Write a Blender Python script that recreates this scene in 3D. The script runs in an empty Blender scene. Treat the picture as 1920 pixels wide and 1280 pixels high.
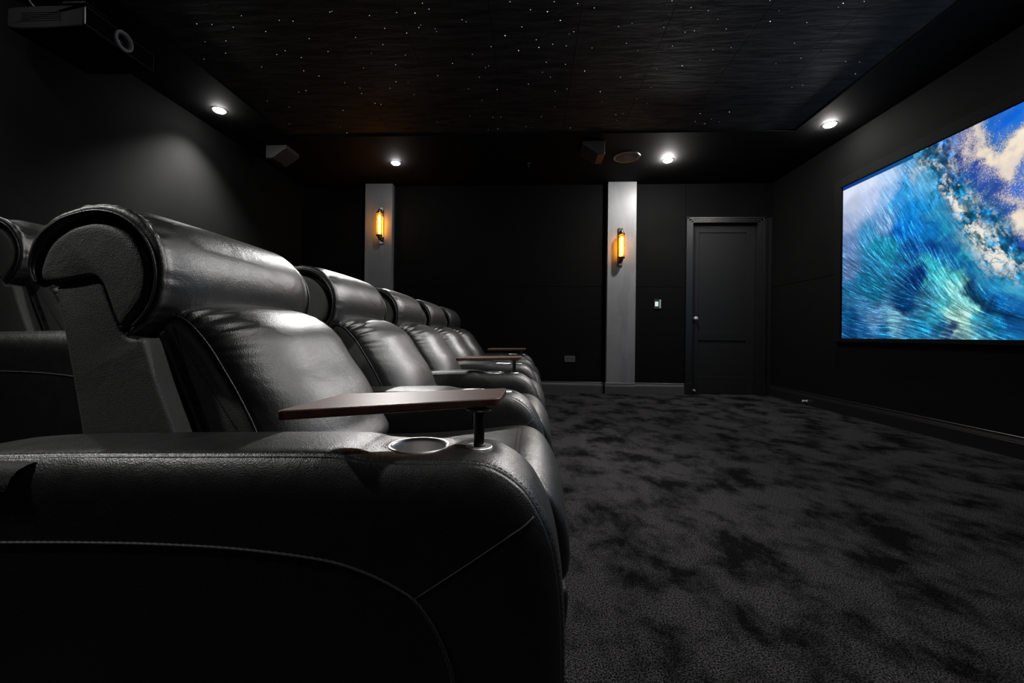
import bpy, bmesh, math, random
import numpy as np
from mathutils import Vector, Matrix
random.seed(7)
C = bpy.context.scene.collection
PI = math.pi

# ------------------------------------------------------------------ materials
def new_mat(name):
    m = bpy.data.materials.new(name); m.use_nodes = True
    nt = m.node_tree
    return m, nt, nt.nodes['Principled BSDF']

def node(nt, kind, **kw):
    n = nt.nodes.new(kind)
    for k, v in kw.items():
        if k in n.inputs: n.inputs[k].default_value = v
        else: setattr(n, k, v)
    return n

def coords(nt, scale=(1, 1, 1), rot=(0, 0, 0)):
    t = node(nt, 'ShaderNodeTexCoord'); mp = node(nt, 'ShaderNodeMapping')
    mp.inputs['Scale'].default_value = scale; mp.inputs['Rotation'].default_value = rot
    nt.links.new(t.outputs['Object'], mp.inputs['Vector'])
    return mp.outputs['Vector']

def bump(nt, b, height, strength, dist, prev=None):
    n = node(nt, 'ShaderNodeBump', Strength=strength, Distance=dist)
    nt.links.new(height, n.inputs['Height'])
    if prev is not None: nt.links.new(prev, n.inputs['Normal'])
    nt.links.new(n.outputs['Normal'], b.inputs['Normal'])
    return n.outputs['Normal']

def plain(name, col, rough=.5, metal=0., spec=.5, noise=0., nscale=400):
    m, nt, b = new_mat(name)
    b.inputs['Base Color'].default_value = (*col, 1)
    b.inputs['Roughness'].default_value = rough
    b.inputs['Metallic'].default_value = metal
    b.inputs['Specular IOR Level'].default_value = spec
    if noise:
        nz = node(nt, 'ShaderNodeTexNoise', Scale=nscale, Detail=3.)
        nt.links.new(coords(nt), nz.inputs['Vector'])
        bump(nt, b, nz.outputs['Fac'], noise, .001)
    return m

def leather(name, col, rough, grain=.35, spec=.5):
    m, nt, b = new_mat(name)
    v = coords(nt)
    b.inputs['Base Color'].default_value = (*col, 1)
    b.inputs['Specular IOR Level'].default_value = spec
    wr = node(nt, 'ShaderNodeTexNoise', Scale=8., Detail=4., Roughness=.55, Distortion=.6)
    vo = node(nt, 'ShaderNodeTexVoronoi', Scale=420.)
    n2 = node(nt, 'ShaderNodeTexNoise', Scale=30., Detail=3.)
    for n in (wr, vo, n2): nt.links.new(v, n.inputs['Vector'])
    rr = node(nt, 'ShaderNodeMapRange'); rr.inputs['To Min'].default_value = rough - .05; rr.inputs['To Max'].default_value = rough + .07
    nt.links.new(n2.outputs['Fac'], rr.inputs['Value']); nt.links.new(rr.outputs['Result'], b.inputs['Roughness'])
    p = bump(nt, b, wr.outputs['Fac'], .17, .02)
    bump(nt, b, vo.outputs['Distance'], grain, .0012, p)
    return m

M = {}
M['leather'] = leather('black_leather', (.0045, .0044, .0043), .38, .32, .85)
M['vinyl'] = leather('black_leather_panel', (.06, .059, .0582), .55, .5, .4)  # base colour lightened in place of light falling on the side panels
M['silver'] = plain('silver_grey_finish', (.45, .45, .46), .35)
M['dull_edge'] = plain('dull_grey_edge', (.045, .045, .045), .6)
M['pale_thread'] = plain('grey_thread', (.25, .25, .25), .7)
M['velvet'] = plain('black_velvet', (.004, .004, .004), .9, spec=.08)
M['door_paint'] = plain('black_door_paint', (.008, .008, .008), .5, spec=.3, noise=.08, nscale=60)
M['thread'] = plain('black_thread', (.012, .012, .012), .8, spec=.2)
M['cord'] = plain('black_cord', (.028, .028, .028), .6, spec=.3)
M['satin'] = plain('satin_black_paint', (.009, .009, .0095), .34, noise=.08, nscale=60)
M['skirting'] = plain('satin_charcoal_paint', (.06, .06, .061), .30, noise=.08, nscale=60)
M['flat_black'] = plain('flat_black_paint', (.004, .004, .004), .8, spec=.15, noise=.3, nscale=150)
M['black_plastic'] = plain('black_plastic', (.02, .02, .02), .4)
M['speaker_case'] = plain('grey_speaker_case', (.03, .03, .03), .45)
M['grille'] = plain('black_grille_cloth', (.014, .013, .013), .85, noise=.5, nscale=700)
M['brown_grille'] = plain('brown_grille_cloth', (.05, .035, .032), .7, noise=.5, nscale=700)
M['steel'] = plain('brushed_steel', (.85, .84, .83), .42, 1.)
M['chrome'] = plain('chrome', (.8, .8, .8), .08, 1.)
M['gunmetal'] = plain('dark_metal', (.10, .095, .09), .3, 1.)
M['bronze'] = plain('dark_bronze', (.11, .075, .05), .3, 1.)
M['plate_metal'] = plain('polished_plate', (.6, .57, .52), .2, 1.)
M['grey_plastic'] = plain('grey_metal_plate', (.07, .07, .07), .4)
M['dark_gap'] = plain('black_void', (.002, .002, .002), .9, spec=.1)

def fabric():
    m, nt, b = new_mat('black_wall_fabric')
    v = coords(nt)
    n = node(nt, 'ShaderNodeTexNoise', Scale=900., Detail=2.)
    n2 = node(nt, 'ShaderNodeTexNoise', Scale=3., Detail=4.)
    for k in (n, n2): nt.links.new(v, k.inputs['Vector'])
    mx = node(nt, 'ShaderNodeMapRange'); mx.inputs['To Min'].default_value = .003; mx.inputs['To Max'].default_value = .0055
    nt.links.new(n2.outputs['Fac'], mx.inputs['Value'])
    cb = node(nt, 'ShaderNodeCombineColor')
    for i in range(3): nt.links.new(mx.outputs['Result'], cb.inputs[i])
    nt.links.new(cb.outputs[0], b.inputs['Base Color'])
    b.inputs['Roughness'].default_value = .9; b.inputs['Specular IOR Level'].default_value = .06
    bump(nt, b, n.outputs['Fac'], .6, .002)
    return m
M['fabric'] = fabric()

def carpet():
    m, nt, b = new_mat('charcoal_carpet')
    v = coords(nt); vs = coords(nt, (1.5, 1.15, 1), (0, 0, .6))
    big = node(nt, 'ShaderNodeTexNoise', Scale=2.6, Detail=10., Roughness=.70, Distortion=.15)
    fine = node(nt, 'ShaderNodeTexNoise', Scale=230., Detail=2., Roughness=.7)
    nt.links.new(vs, big.inputs['Vector']); nt.links.new(v, fine.inputs['Vector'])
    r1 = node(nt, 'ShaderNodeValToRGB'); e = r1.color_ramp.elements
    e[0].position = .40; e[0].color = (.004, .0038, .0039, 1); e[1].position = .55; e[1].color = (.032, .0305, .0307, 1)
    r2 = node(nt, 'ShaderNodeValToRGB'); e = r2.color_ramp.elements
    e[0].position = .43; e[0].color = (.08, .08, .08, 1); e[1].position = .62; e[1].color = (2.4, 2.4, 2.4, 1)
    nt.links.new(big.outputs['Fac'], r1.inputs['Fac']); nt.links.new(fine.outputs['Fac'], r2.inputs['Fac'])
    mx = node(nt, 'ShaderNodeMix', data_type='RGBA', blend_type='MULTIPLY')
    mx.inputs[0].default_value = 1
    nt.links.new(r1.outputs['Color'], mx.inputs[6]); nt.links.new(r2.outputs['Color'], mx.inputs[7])
    nt.links.new(mx.outputs[2], b.inputs['Base Color'])
    b.inputs['Roughness'].default_value = 1.; b.inputs['Specular IOR Level'].default_value = .02
    bump(nt, b, fine.outputs['Fac'], .8, .006)
    return m
M['carpet'] = carpet()

def star_cloth():
    m, nt, b = new_mat('black_ceiling_cloth')
    v = coords(nt, (3.2, 17, 1))
    n = node(nt, 'ShaderNodeTexNoise', Scale=1., Detail=7., Roughness=.62, Distortion=.35)
    nt.links.new(v, n.inputs['Vector'])
    r = node(nt, 'ShaderNodeValToRGB'); e = r.color_ramp.elements
    e[0].position = .38; e[0].color = (.016, .0157, .0152, 1); e[1].position = .68; e[1].color = (.066, .064, .061, 1)
    nt.links.new(n.outputs['Fac'], r.inputs['Fac']); nt.links.new(r.outputs['Color'], b.inputs['Base Color'])
    b.inputs['Roughness'].default_value = .7; b.inputs['Specular IOR Level'].default_value = .3
    bump(nt, b, n.outputs['Fac'], .6, .015)
    return m
M['star_cloth'] = star_cloth()

def pillar_paint():
    m, nt, b = new_mat('grey_pillar_paint')
    v = coords(nt, (1, 1, 1))
    n = node(nt, 'ShaderNodeTexNoise', Scale=5., Detail=6., Roughness=.6)
    st = node(nt, 'ShaderNodeTexNoise', Scale=1., Detail=4.)
    nt.links.new(v, n.inputs['Vector']); nt.links.new(coords(nt, (5, 5, .9)), st.inputs['Vector'])
    s = node(nt, 'ShaderNodeValToRGB'); e = s.color_ramp.elements
    e[0].position = .49; e[0].color = (.14, .14, .143, 1); e[1].position = .51; e[1].color = (.165, .165, .168, 1)
    nt.links.new(st.outputs['Fac'], s.inputs['Fac'])
    r = node(nt, 'ShaderNodeMapRange'); r.inputs['To Min'].default_value = .8; r.inputs['To Max'].default_value = 1.2
    nt.links.new(n.outputs['Fac'], r.inputs['Value'])
    mx = node(nt, 'ShaderNodeVectorMath', operation='SCALE')
    nt.links.new(s.outputs['Color'], mx.inputs[0]); nt.links.new(r.outputs['Result'], mx.inputs['Scale'])
    nt.links.new(mx.outputs[0], b.inputs['Base Color'])
    b.inputs['Roughness'].default_value = .45
    bump(nt, b, n.outputs['Fac'], .15, .01)
    return m
M['pillar'] = pillar_paint()

def walnut():
    m, nt, b = new_mat('dark_walnut')
    v = coords(nt, (2.2, 26, 26))
    n = node(nt, 'ShaderNodeTexNoise', Scale=3., Detail=6., Roughness=.6, Distortion=.6)
    nt.links.new(v, n.inputs['Vector'])
    r = node(nt, 'ShaderNodeValToRGB'); e = r.color_ramp.elements
    e[0].position = .3; e[0].color = (.02, .008, .0055, 1); e[1].position = .7; e[1].color = (.085, .03, .018, 1)
    nt.links.new(n.outputs['Fac'], r.inputs['Fac']); nt.links.new(r.outputs['Color'], b.inputs['Base Color'])
    b.inputs['Roughness'].default_value = .42; b.inputs['Specular IOR Level'].default_value = .6
    bump(nt, b, n.outputs['Fac'], .08, .002)
    return m
M['walnut'] = walnut()

def emit(name, col, strength):
    m = bpy.data.materials.new(name); m.use_nodes = True; nt = m.node_tree
    nt.nodes.remove(nt.nodes['Principled BSDF'])
    e = node(nt, 'ShaderNodeEmission', Strength=strength); e.inputs['Color'].default_value = (*col, 1)
    nt.links.new(e.outputs[0], nt.nodes['Material Output'].inputs['Surface'])
    return m
M['lamp'] = emit('white_lamp_glass', (1, .98, .96), 1700.)
M['lamp_mid'] = emit('mid_white_lamp_glass', (1, .98, .96), 600.)
M['lamp_soft'] = emit('dim_white_lamp_glass', (1, .98, .96), 230.)
M['bulb'] = emit('amber_bulb', (1., .43, .05), 45.)
M['star1'] = emit('faint_star_tip', (.85, .9, 1), .7)
M['star2'] = emit('star_tip', (.9, .95, 1), 1.0)
M['star3'] = emit('bright_star_tip', (.95, 1, 1), 1.8)
M['led'] = emit('white_led', (1, 1, 1), 2.)
M['panel_glow'] = emit('pale_green_display', (.72, .95, .80), .9)

def amber_glass():
    m = bpy.data.materials.new('amber_tube_glass'); m.use_nodes = True; nt = m.node_tree
    nt.nodes.remove(nt.nodes['Principled BSDF'])
    tr = node(nt, 'ShaderNodeBsdfTransparent'); tr.inputs['Color'].default_value = (1, .82, .5, 1)
    gl = node(nt, 'ShaderNodeBsdfGlossy', Roughness=.05); tl = node(nt, 'ShaderNodeBsdfTranslucent'); tl.inputs['Color'].default_value = (1, .62, .22, 1)
    m1 = node(nt, 'ShaderNodeMixShader'); m1.inputs[0].default_value = .13
    m2 = node(nt, 'ShaderNodeMixShader'); fr = node(nt, 'ShaderNodeFresnel', IOR=1.3)
    nt.links.new(tr.outputs[0], m1.inputs[1]); nt.links.new(tl.outputs[0], m1.inputs[2])
    nt.links.new(fr.outputs[0], m2.inputs[0]); nt.links.new(m1.outputs[0], m2.inputs[1]); nt.links.new(gl.outputs[0], m2.inputs[2])
    nt.links.new(m2.outputs[0], nt.nodes['Material Output'].inputs['Surface'])
    return m
M['amber_glass'] = amber_glass()

# ------------------------------------------------------------------ mesh helpers
def finish(bm, name, mat, parent=None, angle=40, loc=None, smooth=True):
    bmesh.ops.recalc_face_normals(bm, faces=bm.faces[:])
    me = bpy.data.meshes.new(name); bm.to_mesh(me); bm.free()
    if smooth:
        me.polygons.foreach_set('use_smooth', [True] * len(me.polygons))
        if angle < 180: me.set_sharp_from_angle(angle=math.radians(angle))
    if mat is not None: me.materials.append(mat)
    o = bpy.data.objects.new(name, me); C.objects.link(o)
    if smooth and angle < 180:
        wn = o.modifiers.new('weighted_normals', 'WEIGHTED_NORMAL'); wn.keep_sharp = True; wn.weight = 100
    if parent is not None: o.parent = parent
    if loc: o.location = loc
    return o

def tag(o, label, cat, group=None, kind=None):
    o['label'] = label; o['category'] = cat
    if group: o['group'] = group
    if kind: o['kind'] = kind
    return o

def empty(name, loc, label, cat, group=None, kind=None, rotz=0):
    o = bpy.data.objects.new(name, None); C.objects.link(o)
    o.location = loc; o.rotation_euler = (0, 0, rotz); o.empty_display_size = .1
    return tag(o, label, cat, group, kind)

def box(bm, x0, x1, y0, y1, z0, z1, bev=0., seg=2):
    vs = [bm.verts.new((x, y, z)) for x in (x0, x1) for y in (y0, y1) for z in (z0, z1)]
    fs = [bm.faces.new([vs[i] for i in q]) for q in ((0, 1, 3, 2), (4, 6, 7, 5), (0, 4, 5, 1), (2, 3, 7, 6), (0, 2, 6, 4), (1, 5, 7, 3))]
    if bev:
        es = {e for f in fs for e in f.edges}
        bmesh.ops.bevel(bm, geom=list(es), offset=bev, segments=seg, affect='EDGES', profile=.5)
    return bm

def boxes(lst, bev=0.):
    bm = bmesh.new()
    for b in lst: box(bm, *b, bev=bev)
    return bm

def lathe(bm, prof, n=40, origin=(0, 0, 0), axis='z'):
    """prof: list of (r, h)"""
    ox, oy, oz = origin; rings = []
    def pt(r, h, a):
        c, s = r * math.cos(a), r * math.sin(a)
        p = {'z': (c, s, h), 'x': (h, c, s), 'y': (c, h, s)}[axis]
        return (p[0] + ox, p[1] + oy, p[2] + oz)
    for r, h in prof:
        if r < 1e-6: rings.append([bm.verts.new(pt(0, h, 0))])
        else: rings.append([bm.verts.new(pt(r, h, 2 * PI * i / n)) for i in range(n)])
    for A, B in zip(rings, rings[1:]):
        for i in range(n):
            j = (i + 1) % n
            if len(A) == 1 and len(B) == 1: continue
            if len(A) == 1: bm.faces.new((A[0], B[i], B[j]))
            elif len(B) == 1: bm.faces.new((A[i], A[j], B[0]))
            else: bm.faces.new((A[i], A[j], B[j], B[i]))
    return bm

def tube(bm, pts, r, n=8, twist=0.):
    pts = [Vector(p) for p in pts]; rings = []; L = 0; up0 = None
    for i, p in enumerate(pts):
        t = (pts[min(i + 1, len(pts) - 1)] - pts[max(i - 1, 0)]).normalized()
        if i: L += (p - pts[i - 1]).length
        a = Vector((0, 1, 0)) if abs(t.y) < .8 else Vector((0, 0, 1))
        u = t.cross(a).normalized(); w = t.cross(u).normalized()
        ring = []
        for k in range(n):
            th = 2 * PI * k / n
            rr = r * (1 + (.28 * math.cos(3 * th + twist * L) if twist else 0))
            ring.append(bm.verts.new(p + u * rr * math.cos(th) + w * rr * math.sin(th)))
        rings.append(ring)
    for A, B in zip(rings, rings[1:]):
        for k in range(n):
            bm.faces.new((A[k], A[(k + 1) % n], B[(k + 1) % n], B[k]))
    for R in (rings[0], rings[-1]): bm.faces.new(R)
    return bm

def catmull(P, per=12, closed=True):
    P = [np.array(p, float) for p in P]; n = len(P); out = []
    for i in range(n if closed else n - 1):
        if closed: a, b, c, d = P[i - 1], P[i], P[(i + 1) % n], P[(i + 2) % n]
        else: a, b, c, d = P[max(i - 1, 0)], P[i], P[i + 1], P[min(i + 2, n - 1)]
        for k in range(per):
            t = k / per
            out.append(.5 * (2 * b + (c - a) * t + (2 * a - 5 * b + 4 * c - d) * t * t + (3 * b - a - 3 * c + d) * t ** 3))
    if not closed: out.append(P[-1])
    return np.array(out)

def resample(P, n, closed=True):
    Q = np.vstack([P, P[:1]]) if closed else P
    s = np.concatenate([[0], np.cumsum(np.linalg.norm(np.diff(Q, axis=0), axis=1))])
    u = np.linspace(0, s[-1], n + 1)[:-1] if closed else np.linspace(0, s[-1], n)
    return np.stack([np.interp(u, s, Q[:, k]) for k in range(Q.shape[1])], 1)

def normals2(P):
    """outward normals of a closed 2-D loop"""
    t = np.roll(P, -1, 0) - np.roll(P, 1, 0); t /= np.linalg.norm(t, axis=1)[:, None] + 1e-9
    nn = np.stack([t[:, 1], -t[:, 0]], 1)
    area = np.sum(P[:, 0] * np.roll(P[:, 1], -1) - np.roll(P[:, 0], -1) * P[:, 1])
    return nn if area > 0 else -nn

def loft(bm, rings, cap0=True, cap1=True):
    """rings: arrays of (n,3), closed around"""
    V = [[bm.verts.new(p) for p in R] for R in rings]
    n = len(V[0])
    for A, B in zip(V, V[1:]):
        for i in range(n):
            j = (i + 1) % n
            bm.faces.new((A[i], A[j], B[j], B[i]))
    if cap0: bm.faces.new(V[0])
    if cap1: bm.faces.new(V[-1])
    return V

def at_y(P, y):
    return np.stack([P[:, 0], np.full(len(P), y), P[:, 1]], 1)

def extrude(bm, P, layers):
    """P closed XZ loop, layers (y, inset)"""
    N = normals2(P)
    return loft(bm, [at_y(P - N * d, y) for y, d in layers])

def rounded(y0, y1, r, k=5):
    a = [(y0 + r * (1 - math.sin(PI / 2 * i / k)), r * (1 - math.cos(PI / 2 * i / k))) for i in range(k, -1, -1)]
    b = [(y1 - r * (1 - math.sin(PI / 2 * i / k)), r * (1 - math.cos(PI / 2 * i / k))) for i in range(0, k + 1)]
    return a + b

# ------------------------------------------------------------------ room
XL, XR, YF, YN, ZS, ZT = -3.27, 3.22, 5.85, -.95, 2.873, 2.893
SEAM = 1.457
def struct(o, label, cat): return tag(o, label, cat, None, 'structure')

struct(finish(boxes([(XL - .2, XR + .2, YN - .2, YF + .35, -.12, 0)]), 'floor', M['carpet']), 'charcoal plush carpet covering the whole cinema floor', 'floor')
bm = boxes([(XL - .01, -1.36, YN, YF - .03, 0, .2)], .01)
struct(finish(bm, 'floor_riser', M['carpet']), 'low carpeted platform under the rear row of recliners', 'platform')
# flat ceiling border around the recessed star panel
OX, OY0, OY1 = 2.64, .50, 4.40
bm = boxes([(XL - .2, -OX, YN - .2, YF + .35, ZS, 3.05), (OX, XR + .2, YN - .2, YF + .35, ZS, 3.05),
            (-OX, OX, OY1, YF + .35, ZS, 3.05), (-OX, OX, YN - .2, OY0, ZS, 3.05)])
struct(finish(bm, 'ceiling', M['flat_black']), 'flat black ceiling border with downlights around the star panel', 'ceiling')
xs = [-OX] + [round(-2.7 + .6 * k, 2) for k in range(1, 9)] + [OX]
bm = bmesh.new()
for x0, x1 in zip(xs, xs[1:]):
    for y0, y1 in ((OY0, .8), (.8, 2.0), (2.0, 3.19), (3.19, OY1)):
        box(bm, x0 + .0015, x1 - .0015, y0 + .0015, y1 - .0015, ZT, ZT + .03)
box(bm, -OX, OX, OY0, OY1, ZT + .02, ZT + .06)
star_panel = struct(finish(bm, 'ceiling_star_panel', M['star_cloth'], smooth=False), 'recessed black cloth ceiling panel pricked with tiny star lights', 'ceiling')

def add_wall(name, pieces, label):
    return struct(finish(boxes(pieces), name, M['flat_black'], smooth=False), label, 'wall')
DX0, DX1, DZ = 2.172, 3.04, 2.335
wall_far = add_wall('wall_far', [(XL - .2, DX0, YF + .03, YF + .3, 0, 3), (DX1, XR + .2, YF + .03, YF + .3, 0, 3), (DX0, DX1, YF + .03, YF + .3, DZ, 3), (DX0 - .02, DX1 + .02, YF + .22, YF + .3, 0, DZ)],
                    'far black wall with the door and the two grey pillars')
wall_left = add_wall('wall_left', [(XL - .2, XL - .03, YN - .2, YF + .3, 0, 3)], 'left black fabric wall behind the rear row')
wall_right = add_wall('wall_right', [(XR + .03, XR + .2, YN - .2, YF + .3, 0, 3)], 'right black fabric wall carrying the projection screen')
wall_near = add_wall('wall_near', [(XL - .2, XR + .2, YN - .2, YN, 0, 3)], 'near black wall behind the viewpoint')
def panels(parent, lst):
    for q in lst: finish(boxes([q], .004), 'fabric_panel', M['fabric'], parent, angle=60)
g = .002
for x0, x1 in ((XL + .002, -2.375), (-1.93, .985), (1.40, 2.078)):
    panels(wall_far, [(x0, x1, YF, YF + .03, .01, SEAM - g), (x0, x1, YF, YF + .03, SEAM + g, ZS - .008)])
panels(wall_far, [(2.082, XR - .002, YF, YF + .03, 2.41, ZS - .008)])
for side, pa in ((0, wall_left), (1, wall_right)):
    x0, x1 = (XL - .03, XL) if side == 0 else (XR, XR + .03)
    for y0, y1 in ((YN + .002, 1.5), (1.504, YF + .026)):
        panels(pa, [(x0, x1, y0, y1, .01, SEAM - g), (x0, x1, y0, y1, SEAM + g, ZS - .008)])

# skirting boards, moulded profile (d out from the wall, z)
SK = [(0, 0), (.022, 0), (.022, .098), (.0205, .102), (.017, .104), (.017, .111), (.014, .117), (.0105, .127), (.0095, .134), (.012, .137), (.0125, .143), (.010, .1465), (0, .1465)]
def skirt(name, segs, label, mat='skirting'):
    """segs: list of (axis, a, b, wall position, outward sign)"""
    bm = bmesh.new()
    for ax, a, b, w, s in segs:
        rings = []
        for t in (a, b):
            rings.append([(t, w + s * d, z) if ax == 'x' else (w + s * d, t, z) for d, z in SK])
        loft(bm, rings)
    return struct(finish(bm, name, M[mat], angle=25), label, 'skirting board')
PX0, PX1, QX0, QX1, PY = 1.015, 1.398, -2.343, -1.96, 5.775
skirt('baseboard_far', [('x', XL + .02, -2.38, YF, -1), ('x', -1.93, .992, YF, -1), ('x', 1.405, 2.083, YF, -1)], 'charcoal skirting board along the far wall')
skirt('baseboard_pillar_right', [('x', PX0 - .02, PX1 + .006, PY, -1)], 'charcoal skirting block at the foot of the lit grey pillar')
skirt('baseboard_pillar_left', [('x', QX0 - .01, QX1 + .01, PY, -1)], 'charcoal skirting block at the foot of the dim grey pillar')
skirt('baseboard_right', [('y', YN, YF - .002, XR, -1)], 'black skirting board below the projection screen', 'satin')
skirt('baseboard_left', [('y', YN, YF - .002, XL, 1)], 'black skirting board along the left wall behind the rear row', 'satin')
struct(finish(boxes([(PX0, PX1, PY, YF + .03, 0, ZS)], .003), 'trim_1', M['pillar']), 'brightly lit grey pillar beside the door, with a wall light', 'pillar')
struct(finish(boxes([(QX0, QX1, PY, YF + .03, 0, ZS)], .003), 'trim_2', M['pillar']), 'dim grey pillar behind the far recliners, with a wall light', 'pillar')

# door
yd = YF + .075
bm = bmesh.new()
st = .115
for q in ((DX0 + .004, DX0 + st, 0.006, DZ - .004), (DX1 - st, DX1 - .004, .006, DZ - .004)):
    box(bm, q[0], q[1], yd, yd + .042, q[2], q[3], .003)
for z0, z1 in ((.006, .24), (.735, .85), (DZ - .118, DZ - .004)):
    box(bm, DX0 + st + .001, DX1 - st - .001, yd, yd + .042, z0, z1, .003)
door = struct(finish(bm, 'door_1', M['door_paint']), 'black two panel door in the far wall', 'door')
for z0, z1 in ((.235, .74), (.845, DZ - .115)):
    finish(boxes([(DX0 + st - .003, DX1 - st + .003, yd + .014, yd + .03, z0, z1)], .002), 'door_panel', M['door_paint'], door)
bm = bmesh.new()
def casing(a, b, vert, flip):
    """moulded strip; a..b across, stepped in three"""
    w = (b - a)
    for f0, f1, d in ((0, .36, .030), (.36, .72, .022), (.72, 1.0, .014)):
        p, q = a + w * f0, a + w * f1
        if flip: p, q = b - w * f1, b - w * f0
        if vert: box(bm, p, q, YF - d, YF + .03, .155, 2.40 - .0005, .003)
        else: box(bm, 2.083, 3.135, YF - d, YF + .03, p, q, .003)
casing(2.083, DX0 + .002, True, False); casing(DX1 - .002, 3.132, True, True); casing(DZ - .002, 2.405, False, True)
box(bm, 2.075, DX0 + .004, YF - .034, YF + .03, 0, .155, .003); box(bm, DX1 - .004, 3.14, YF - .034, YF + .03, 0, .155, .003)
box(bm, 3.14, XR - .003, YF - .01, YF + .03, 0, 2.405, .002)
box(bm, DX0 - .012, DX0 + .003, YF + .02, YF + .2, 0, DZ); box(bm, DX1 - .003, DX1 + .012, YF + .02, YF + .2, 0, DZ); box(bm, DX0, DX1, YF + .02, YF + .2, DZ - .003, DZ + .012)
finish(bm, 'door_frame', M['satin'], door)
bm = bmesh.new()
lathe(bm, [(0, -.052), (.012, -.052), (.023, -.046), (.027, -.036), (.024, -.026), (.012, -.02), (.010, -.008), (.026, -.006), (.027, 0)], 28, (2.245, yd, 1.035), 'y')
finish(bm, 'door_knob', M['silver'], door)
for z in (.32, 1.25, 2.05):
    finish(boxes([(DX1 - .006, DX1 + .004, yd - .012, yd + .006, z - .05, z + .05)], .002), 'hinge', M['gunmetal'], door)
bm = lathe(bmesh.new(), [(0, -.045), (.011, -.045), (.012, -.03), (.007, -.026), (.007, -.004), (.014, -.003), (.014, 0)], 16, (DX0 + .06, yd, .05), 'y')
tag(finish(bm, 'door_stop', M['silver']), 'small chrome door stop low on the black door', 'door stop')
bm = lathe(bmesh.new(), [(0, -.05), (.013, -.05), (.014, -.033), (.007, -.028), (.007, -.004), (.016, -.003), (.016, 0)], 16, (XR - .022, 5.06, .05), 'x')
tag(finish(bm, 'door_stop', M['silver']), 'small chrome door stop on the skirting below the screen', 'door stop')

# ------------------------------------------------------------------ wall fittings on the far wall
t = empty('wall_control', (1.71, YF, 1.224), 'small wall control with a pale green display beside the door', 'wall control')
finish(boxes([(-.047, .047, -.012, 0, -.065, .065)], .003), 'plate', M['black_plastic'], t)
finish(boxes([(-.036, .008, -.0145, -.011, -.03, .033)], .001), 'display', M['panel_glow'], t)
finish(boxes([(.022, .043, -.0145, -.011, -.055, .06)], .001), 'button_strip', M['steel'], t)
t = empty('power_socket', (.527, YF, .46), 'grey double power socket low on the far wall', 'power socket')
finish(boxes([(-.073, .073, -.009, 0, -.043, .043)], .003), 'plate', M['grey_plastic'], t)
for s in (-1, 1):
    pin = boxes([(s * .036 - .004, s * .036 + .004, -.0098, -.008, .002, .016), (s * .036 - .014, s * .036 - .006, -.0098, -.008, -.018, -.012), (s * .036 + .006, s * .036 + .014, -.0098, -.008, -.018, -.012)])
    finish(pin, 'socket_holes', M['dark_gap'], t)
    finish(boxes([(s * .012 - .005, s * .012 + .005, -.012, -.008, .014, .030)], .0015), 'switch', M['grey_plastic'], t)

def sconce(x, z, label):
    t = empty('wall_light', (x, PY, z), label, 'wall light', 'amber wall lights on the pillars')
    finish(boxes([(-.028, .028, -.014, 0, -.255, .255)], .003), 'backplate', M['plate_metal'], t)
    bm = boxes([(-.032, -.026, -.018, 0, -.257, .257), (.026, .030, -.016, 0, -.257, .257), (-.030, .030, -.016, 0, -.257, -.252), (-.030, .030, -.016, 0, .252, .257)], .001)
    finish(bm, 'backplate_edge', M['bronze'], t)
    for s in (-1, 1):
        bm = bmesh.new()
        tube(bm, [(0, -.01, s * .205), (0, -.05, s * .205), (0, -.085, s * .205)], .008, 10)
        lathe(bm, [(0, .21), (.008, .21), (.012, .20), (.022, .196), (.026, .185), (.026, .172), (.042, .168), (.044, .158), (.044, .148), (.038, .146), (0, .146)] if s > 0 else
              [(0, -.225), (.007, -.222), (.010, -.205), (.022, -.2), (.026, -.186), (.026, -.172), (.042, -.168), (.044, -.158), (.044, -.148), (.038, -.146), (0, -.146)], 28, (0, -.085, 0))
        lathe(bm, [(0, -.02), (.014, -.018), (.016, -.014), (.016, 0)], 20, (0, -.012, s * .205), 'y')
        finish(bm, 'cap', M['bronze'], t)
    bm = lathe(bmesh.new(), [(.040, -.15), (.041, -.149), (.041, .149), (.040, .15)], 36, (0, -.085, 0))
    finish(bm, 'glass_tube', M['amber_glass'], t)
    bm = lathe(bmesh.new(), [(0, -.135), (.009, -.132), (.015, -.12), (.016, -.05), (.016, .10), (.013, .12), (.006, .13), (0, .131)], 24, (0, -.085, 0))
    finish(bm, 'bulb', M['bulb'], t)
    bm = bmesh.new()
    for a in (.5, 2.6, 3.7, 5.7):
        tube(bm, [(.044 * math.cos(a), -.085 + .044 * math.sin(a), -.155), (.044 * math.cos(a), -.085 + .044 * math.sin(a), .155)], .0022, 6)
    finish(bm, 'cage_rod', M['bronze'], t)
    return t
sconce(1.185, 1.985, 'amber tube wall light on the bright grey pillar next to the door')
sconce(-2.105, 2.285, 'amber tube wall light on the dim grey pillar at the left')

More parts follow.
